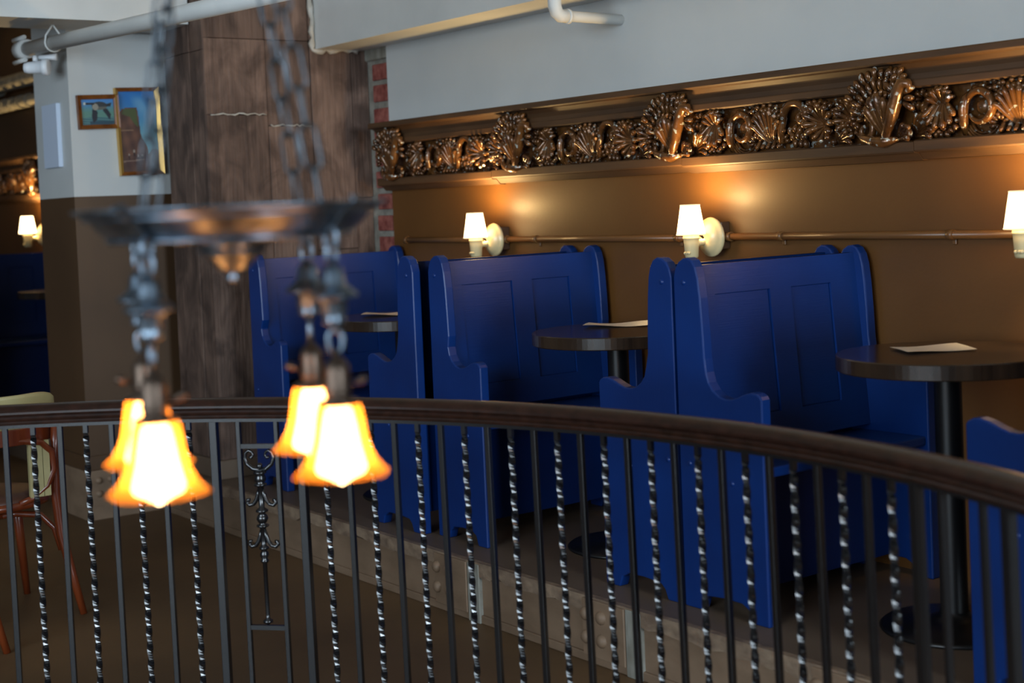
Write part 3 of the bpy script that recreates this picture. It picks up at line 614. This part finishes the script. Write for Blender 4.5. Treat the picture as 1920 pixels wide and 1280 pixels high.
# ------------------------------------------------------------------ railing
RC = Vector((0.926, -3.736)); RR = 2.325; ZU = 0.652; ZB = -0.13
rl = empty('stair_railing', (RC.x, RC.y, FZ)); tag(rl, 'curved dark railing with twisted iron bars and wooden handrail', 'railing')
def rp(r, a, z): return (r * math.cos(a), r * math.sin(a), z - FZ)
A0, A1 = D(62), D(156)
def sweep(prof, name, m):
    n = 110; k = len(prof); v = []; f = []
    for i in range(n + 1):
        a = A0 + (A1 - A0) * i / n
        for r, z in prof: v.append(rp(RR + r, a, z))
    for i in range(n):
        for j in range(k): f.append((i * k + j, i * k + (j + 1) % k, (i + 1) * k + (j + 1) % k, (i + 1) * k + j))
    f.append(tuple(range(k))); f.append(tuple(range(n * k, n * k + k)))
    mb = MB(); mb.add(v, f, True); me = mb.mesh(name)
    o = ob(name, me, m, rl)
    bm = bmesh.new(); bm.from_mesh(me)
    for e in bm.edges:
        if len(e.link_faces) == 2 and e.calc_face_angle(0) > 0.5: e.smooth = False
    bm.to_mesh(me); bm.free()
    return o
hr = [(-0.024, 0.662), (-0.026, 0.668), (-0.024, 0.672), (-0.027, 0.675), (-0.029, 0.681), (-0.026, 0.685), (-0.029, 0.688), (-0.034, 0.694), (-0.034, 0.700), (-0.030, 0.706), (-0.022, 0.714), (-0.010, 0.719), (0.0, 0.7205)]
hr = hr + [(-a, b) for a, b in reversed(hr[:-1])]
sweep(hr, 'handrail', 'rail')
sweep([(-0.019, 0.652), (0.019, 0.652), (0.019, 0.662), (-0.019, 0.662)], 'top_bar', 'iron')
sweep([(-0.019, ZB - 0.01), (0.019, ZB - 0.01), (0.019, ZB), (-0.019, ZB)], 'bottom_bar', 'iron')
def bar_mesh(w, name):
    return MB().box(-w / 2, w / 2, -w / 2, w / 2, ZB - ZU, 0.0).mesh(name, 0.0016, 2)
def twist_mesh(w):
    mb = MB(); n = 100; h = ZU - ZB; v = []; f = []
    for i in range(n + 1):
        z = -h * i / n; a = 2 * PI * (i / n) * 4.05
        q = max(0, min(1, (i - 3) / 2)) if i < 6 else 1
        for k in range(4): v.append((w * 0.707 * math.cos(a * q + PI / 4 + k * PI / 2), w * 0.707 * math.sin(a * q + PI / 4 + k * PI / 2), z))
    for i in range(n):
        for k in range(4): f.append((i * 4 + k, i * 4 + (k + 1) % 4, (i + 1) * 4 + (k + 1) % 4, (i + 1) * 4 + k))
    mb.add(v, f)
    return mb.mesh('twisted_baluster')
bm_p = bar_mesh(0.0150, 'plain_baluster'); bm_P = bar_mesh(0.0225, 'baluster_post'); bm_b = bar_mesh(0.0135, 'panel_bar'); bm_t = twist_mesh(0.0128)
for m_ in (bm_p, bm_P, bm_b, bm_t): m_.materials.append(M['iron'])
bars = []
for k, a in enumerate([134.41, 136.32, 138.22, 140.12, 142.0, 143.86, 145.78, 147.75, 149.6, 151.5, 153.4]): bars.append(('t' if k % 2 == 0 else 'p', a))
bars += [('P', 132.53), ('b', 130.67), ('b', 127.78), ('P', 125.94)]
for k in range(25): bars.append(('t' if k % 2 == 0 else 'p', 125.94 - (125.94 - 78.46) * (k + 1) / 26))
bars += [('P', 78.46), ('b', 76.6), ('b', 73.66), ('P', 71.85), ('t', 70.0), ('p', 68.2), ('t', 66.3), ('p', 64.5)]
def lean(a): return 0.004 + 0.019 * max(0, min(1, (148 - a) / 76))
for kind, a in bars:
    o = ob({'t': 'twisted_baluster', 'p': 'plain_baluster', 'P': 'baluster_post', 'b': 'panel_bar'}[kind], {'t': bm_t, 'p': bm_p, 'P': bm_P, 'b': bm_b}[kind], None, rl)
    o.location = rp(RR, D(a), ZU)
    o.matrix_local = Matrix.Translation(o.location) @ Matrix.Rotation(D(a - 90), 4, 'Z') @ Matrix.Rotation(-lean(a), 4, 'Y')
# ornamental panel
ac = D(129.225)
def panel_frame(): return Matrix.Translation(rp(RR, ac, ZU)) @ Matrix.Rotation(ac - PI / 2, 4, 'Z') @ Matrix.Rotation(-lean(129), 4, 'Y')
def pp(name, mb):
    o = mb.build(name, 'iron', rl); o.matrix_local = panel_frame(); return o
hwid = RR * D(2.89) / 2
pp('cross_bar', MB().box(-hwid, hwid, -0.0065, 0.0065, -0.079, -0.066))
pp('cross_bar', MB().box(-hwid, hwid, -0.0065, 0.0065, -0.605, -0.592))
sc_ = MB()
for s in (-1, 1):
    p = [(0.0, 0, -0.142), (s * 0.02, 0, -0.139), (s * 0.038, 0, -0.125), (s * 0.0445, 0, -0.108), (s * 0.041, 0, -0.092), (s * 0.031, 0, -0.085), (s * 0.021, 0, -0.090), (s * 0.018, 0, -0.100), (s * 0.024, 0, -0.107), (s * 0.030, 0, -0.103)]
    sc_.tube(p, [0.0062, 0.0062, 0.006, 0.0056, 0.005, 0.0045, 0.004, 0.004, 0.004, 0.005], 8)
sc_.ball((0, 0, -0.13), 0.009)
pp('scroll_crest', sc_)
st = MB().lathe([(0, -0.142), (0.018, -0.146), (0.020, -0.150), (0.012, -0.155), (0.016, -0.162), (0.017, -0.172), (0.011, -0.178), (0.019, -0.182), (0.019, -0.186), (0.010, -0.190), (0.009, -0.22), (0.008, -0.25),
                 (0.018, -0.258), (0.018, -0.262), (0.008, -0.266), (0.015, -0.275), (0.017, -0.283), (0.013, -0.292), (0.008, -0.297), (0.018, -0.301), (0.018, -0.305), (0.009, -0.309), (0.008, -0.345), (0.007, -0.360),
                 (0.014, -0.366), (0.014, -0.370), (0.007, -0.374), (0.012, -0.382), (0.013, -0.39), (0.008, -0.399), (0.012, -0.403), (0.012, -0.407), (0.0065, -0.412), (0.006, -0.56), (0.006, -0.572), (0.014, -0.578), (0.014, -0.584), (0.006, -0.588), (0, -0.592)], 16)
pp('turned_stem', st)
for zt in (-0.192, -0.312):
    for s in (-1, 1):
        p = [(s * 0.004, 0, zt), (s * 0.009, 0, zt - 0.02), (s * 0.015, 0, zt - 0.036), (s * 0.025, 0, zt - 0.049), (s * 0.037, 0, zt - 0.052), (s * 0.0445, 0, zt - 0.045), (s * 0.043, 0, zt - 0.036), (s * 0.036, 0, zt - 0.037)]
        pp('curled_leaf', MB().tube(p, [0.005, 0.0065, 0.0065, 0.006, 0.0058, 0.0055, 0.005, 0.006], 8))

# ------------------------------------------------------------------ chandelier
CC = Vector((1.378, -2.915, 0.0)); rh = Vector((math.cos(0.931), math.sin(0.931), 0)); dh = Vector((-math.sin(0.931), math.cos(0.931), 0))
ch = empty('chandelier', (CC.x, CC.y, 1.21), 0.931); tag(ch, 'blurred antique metal chandelier with four lit bell shades', 'chandelier')   # local x = picture right, y = away
def scal(a, h): return 0.016 * math.cos(8 * a) * (1 if h > 0.012 else 0.4)
PR = 0.214
pan = MB().lathe([(0.0, -0.004), (0.12, -0.003), (0.160, 0.0), (0.170, 0.006), (0.180, 0.018), (0.190, 0.034), (0.197, 0.040), (0.205, 0.043), (PR, 0.050), (PR + 0.001, 0.055), (PR - 0.006, 0.056), (0.19, 0.046), (0.175, 0.026), (0.155, 0.010), (0.0, 0.006)], 72, wav=scal).build('pan', 'metal', ch); pan.scale = (1, 1, 0.76); pan.location = (0, 0, 0.007)
MB().tube([(0.165 * math.cos(2 * PI * i / 60), 0.165 * math.sin(2 * PI * i / 60), -0.001) for i in range(60)], [0.0055 if i % 2 else 0.004 for i in range(60)], 6, closed=True).build('beaded_rim', 'metal', pan)
MB().tube([(0.196 * math.cos(2 * PI * i / 60), 0.196 * math.sin(2 * PI * i / 60), 0.038) for i in range(60)], 0.004, 6, closed=True).build('rolled_rim', 'metal', pan)
MB().lathe([(0.0, 0.0), (0.052, -0.004), (0.050, -0.010), (0.044, -0.013), (0.046, -0.018), (0.036, -0.026), (0.026, -0.036), (0.018, -0.044), (0.009, -0.045), (0.006, -0.050), (0.009, -0.055), (0.008, -0.060), (0.0, -0.062)], 24, wav=lambda a, h: 0.05 * math.cos(12 * a) if h > -0.03 else 0).build('finial', 'metal', ch).location = (0, 0, 0.004)
HOOK = Vector((0, 0, 0.93))
def link(L, w, r):
    p = []
    for i in range(9): a = PI * i / 8; p.append((w * math.cos(a), 0, L / 2 - w + w * math.sin(a)))
    for i in range(9): a = PI + PI * i / 8; p.append((w * math.cos(a), 0, -L / 2 + w + w * math.sin(a)))
    return MB().tube(p, r, 8, closed=True).mesh('chain_link')
link_me = link(0.062, 0.0112, 0.0024); link_me.materials.append(M['chain'])
ring_me = link(0.030, 0.0095, 0.0032); ring_me.materials.append(M['metal'])
def flute(a, h): return 0.07 * math.cos(8 * a)
orn_me = MB().lathe([(0, 0.0), (0.005, 0.0), (0.006, -0.006), (0.0105, -0.010), (0.0125, -0.016), (0.014, -0.032), (0.017, -0.040), (0.026, -0.050), (0.0295, -0.055), (0.0295, -0.058), (0.018, -0.060), (0.0155, -0.066), (0.0145, -0.085), (0.012, -0.094), (0.0145, -0.098), (0.0085, -0.104), (0.005, -0.110), (0, -0.112)], 24, wav=flute).mesh('drop_ornament')
soc_me = MB().lathe([(0, 0), (0.005, 0), (0.006, -0.012), (0.012, -0.018), (0.0165, -0.026), (0.0175, -0.034), (0.0175, -0.058), (0.0185, -0.060), (0.0185, -0.064), (0.017, -0.066), (0.017, -0.074), (0.0275, -0.077), (0.0285, -0.082), (0.026, -0.084), (0, -0.084)], 24).mesh('socket')
key_me = MB().tube([(0.015, 0, -0.048), (0.028, 0, -0.047), (0.031, 0, -0.045), (0.040, 0, -0.041)], [0.0032, 0.0032, 0.006, 0.0065], 8).mesh('switch_key')
SHP = [(0.0265, 0.0), (0.0305, -0.008), (0.0328, -0.022), (0.0348, -0.038), (0.0378, -0.054), (0.0428, -0.068), (0.0505, -0.081), (0.0595, -0.090), (0.0645, -0.095)]
def rim(a, h): return 0.045 * math.cos(6 * a) * max(0, (-h - 0.055) / 0.045)
sh_me = MB().lathe(SHP, 48, wav=rim).mesh('glass_shade')
bl_me = MB().lathe([(0, 0.0), (0.014, 0.0), (0.0185, -0.012), (0.022, -0.030), (0.0255, -0.052), (0.030, -0.070), (0.034, -0.084), (0.031, -0.091), (0.018, -0.097), (0.007, -0.104), (0, -0.107)], 20).mesh('bulb')
for m_, k in ((orn_me, 'metal'), (soc_me, 'socket'), (key_me, 'socket'), (sh_me, 'shade'), (bl_me, 'bulb')): m_.materials.append(M[k])
for q, (ang, zb) in enumerate(((D(242.5), 0.0), (D(-31), 0.004), (D(151), 0.0), (D(62), 0.0))):
    r = 0.174; x, y = r * math.cos(ang), r * math.sin(ang)
    # strap over the pan side
    e = Vector((math.cos(ang), math.sin(ang), 0)); sd = Vector((-math.sin(ang), math.cos(ang), 0)) * 0.006
    pth = [(0.164, -0.006), (0.182, 0.012), (0.193, 0.030), (0.203, 0.041), (0.219, 0.056), (0.214, 0.063)]
    v = []
    for rr, zz in pth: v += [e * (rr + 0.003) - sd + Vector((0, 0, zz)), e * (rr + 0.003) + sd + Vector((0, 0, zz)), e * (rr - 0.001) + sd + Vector((0, 0, zz + 0.002)), e * (rr - 0.001) - sd + Vector((0, 0, zz + 0.002))]
    f = []
    for i in range(len(pth) - 1):
        for j in range(4): f.append((i * 4 + j, i * 4 + (j + 1) % 4, i * 4 + 4 + (j + 1) % 4, i * 4 + 4 + j))
    so_ = MB().add(v, f).build('strap', 'metal', ch); so_.scale = (1, 1, 0.76); so_.location = (0, 0, 0.007)
    def put(me, z, rz=0, tilt=0):
        o = ob(me.name.split('.')[0], me, None, ch); o.location = (x, y, z); o.rotation_euler = (tilt, 0, rz); return o
    z = 0.008 + zb
    put(ring_me, z - 0.012, ang); put(ring_me, z - 0.032, ang + PI / 2)
    put(orn_me, z - 0.044, q * 0.4).scale = (1.12, 1.12, 0.81)
    put(ring_me, z - 0.150, ang + 0.5)
    put(soc_me, z - 0.160).scale = (1, 1, 0.9)
    so = put(key_me, z - 0.160, (0.25, 0.35, PI + 0.3, PI - 0.2)[q])
    put(sh_me, z - 0.233, q * 0.5)
    put(bl_me, z - 0.235)
    # chain to the hook
    a = e * 0.160 + Vector((0, 0, 0.050)); dv = HOOK - a; L = dv.length; dv.normalize(); n = int(L / 0.0545)
    rot0 = dv.to_track_quat('Z', 'Y').to_matrix().to_4x4()
    for i in range(n):
        o = ob('chain_link', link_me, None, ch)
        o.matrix_local = Matrix.Translation(a + dv * (0.02 + 0.0545 * i)) @ rot0 @ Matrix.Rotation((i % 2) * PI / 2 + q * 0.6 + 0.15 * math.sin(i * 1.7), 4, 'Z')
MB().tube([(0, 0, 0.96), (0, 0, 1.54)], 0.008, 10).build('ceiling_rod', 'metal', ch)

# ------------------------------------------------------------------ bentwood chair behind the railing
bx = Vector((0, 1, 0)); fx = Vector((-1, 0, 0))      # across the back, and facing
def cp(a, b, z): v = bx * a + fx * b; return (v.x, v.y, z)
def cpt(pts): return [cp(*p) for p in pts]
SZ = 0.455
def chair(loc, rz, label):
    cd = empty('bentwood_chair', loc, rz); tag(cd, label, 'chair', 'bentwood chairs behind the railing')
    n = 28
    def ringz(r, z): return [cp(r * math.cos(2 * PI * i / n), r * math.sin(2 * PI * i / n), z) for i in range(n)]
    rs = [(0.19, SZ - 0.03), (0.205, SZ - 0.03), (0.212, SZ - 0.015), (0.205, SZ), (0.15, SZ + 0.012), (0.0, SZ + 0.016)]
    v = []; f = []
    for r, z in rs: v += ringz(r, z)
    for i in range(len(rs) - 1):
        for k in range(n): f.append((i * n + k, i * n + (k + 1) % n, (i + 1) * n + (k + 1) % n, (i + 1) * n + k))
    f.append(tuple(range(n)))
    MB().add(v, f, True).build('seat', 'seatbrown', cd)
    MB().tube([cp(0.208 * math.cos(2 * PI * i / n), 0.208 * math.sin(2 * PI * i / n), SZ - 0.028) for i in range(n)], 0.016, 8, closed=True).build('seat_ring', 'chairwood', cd)
    for s in (-1, 1):
        MB().tube(cpt([(s * 0.25, -0.245, 0.0), (s * 0.225, -0.215, 0.15), (s * 0.20, -0.195, 0.30), (s * 0.19, -0.188, 0.45), (s * 0.19, -0.195, 0.60), (s * 0.195, -0.215, 0.74)]), [0.013, 0.016, 0.019, 0.020, 0.019, 0.017], 10).build('rear_leg', 'chairwood', cd)
        MB().tube(cpt([(s * 0.19, 0.21, 0.0), (s * 0.165, 0.175, 0.22), (s * 0.14, 0.14, 0.43)]), [0.013, 0.017, 0.021], 10).build('front_leg', 'chairwood', cd)
        MB().tube(cpt([(s * 0.20, -0.185, 0.24), (s * 0.185, -0.165, 0.32), (s * 0.14, -0.15, 0.375), (s * 0.05, -0.145, 0.392), (0, -0.145, 0.392)]), 0.012, 8).build('brace_arch', 'chairwood', cd)
        MB().tube(cpt([(s * 0.05, -0.205, 0.435), (s * 0.10, -0.21, 0.452), (s * 0.15, -0.212, 0.49), (s * 0.178, -0.215, 0.55), (s * 0.17, -0.22, 0.615), (s * 0.13, -0.225, 0.655), (s * 0.05, -0.232, 0.668), (0, -0.234, 0.67)]), 0.0125, 8).build('back_hoop', 'chairwood', cd)
    rows = [(0.705, 0.190), (0.75, 0.200), (0.80, 0.206), (0.825, 0.203), (0.838, 0.19)]
    v = []; f = []; nn = 17
    for lay, off in ((0, 0.0), (1, 0.034)):
        for j, (z, hw) in enumerate(rows):
            for i in range(nn):
                t = (i / (nn - 1) - 0.5) * 2; th = 0.010 if (lay and j == 4) else 0
                v.append(cp(t * hw, -0.235 + 0.085 * t * t - (z - 0.7) * 0.22 + off - th, z - 0.012 * (abs(t) ** 6) * (z > 0.78)))
    m = len(rows) * nn
    for lay in (0, 1):
        for j in range(len(rows) - 1):
            for i in range(nn - 1): a = lay * m + j * nn + i; f.append((a, a + 1, a + nn + 1, a + nn))
    bd_ = [j * nn for j in range(len(rows))] + [(len(rows) - 1) * nn + i for i in range(1, nn)] + [j * nn + nn - 1 for j in range(len(rows) - 2, -1, -1)] + [i for i in range(nn - 2, 0, -1)]
    for i in range(len(bd_)): a, b = bd_[i], bd_[(i + 1) % len(bd_)]; f.append((a, b, b + m, a + m))
    MB().add(v, f, True).build('back_pad', 'cream', cd)
    v = []; f = []
    for t in [(-1 + i / 8) for i in range(17)]:
        y = -0.236 + 0.085 * t * t
        for b, z in ((y - 0.012, 0.655), (y + 0.012, 0.655), (y + 0.010, 0.715), (y - 0.014, 0.715)): v.append(cp(t * 0.196, b, z))
    for i in range(16):
        for j in range(4): f.append((i * 4 + j, i * 4 + (j + 1) % 4, i * 4 + 4 + (j + 1) % 4, i * 4 + 4 + j))
    f += [(0, 1, 2, 3), (64, 65, 66, 67)]
    MB().add(v, f).build('back_rail', 'chairwood', cd, 0.003)
    sl = MB()
    for k in range(3): sl.box(*sorted((-(-0.222), -(-0.205))), 0.085 + 0.026 * k, 0.109 + 0.026 * k, 0.455, 0.66)
    sl.build('back_slats', 'cream', cd)
chair((-2.285, -2.185, FZ), 0, 'orange-brown bentwood chair with cream back pad behind the railing')
chair((-1.896, -2.628, FZ), 0.35, 'second bentwood chair, only one leg showing at the left edge')
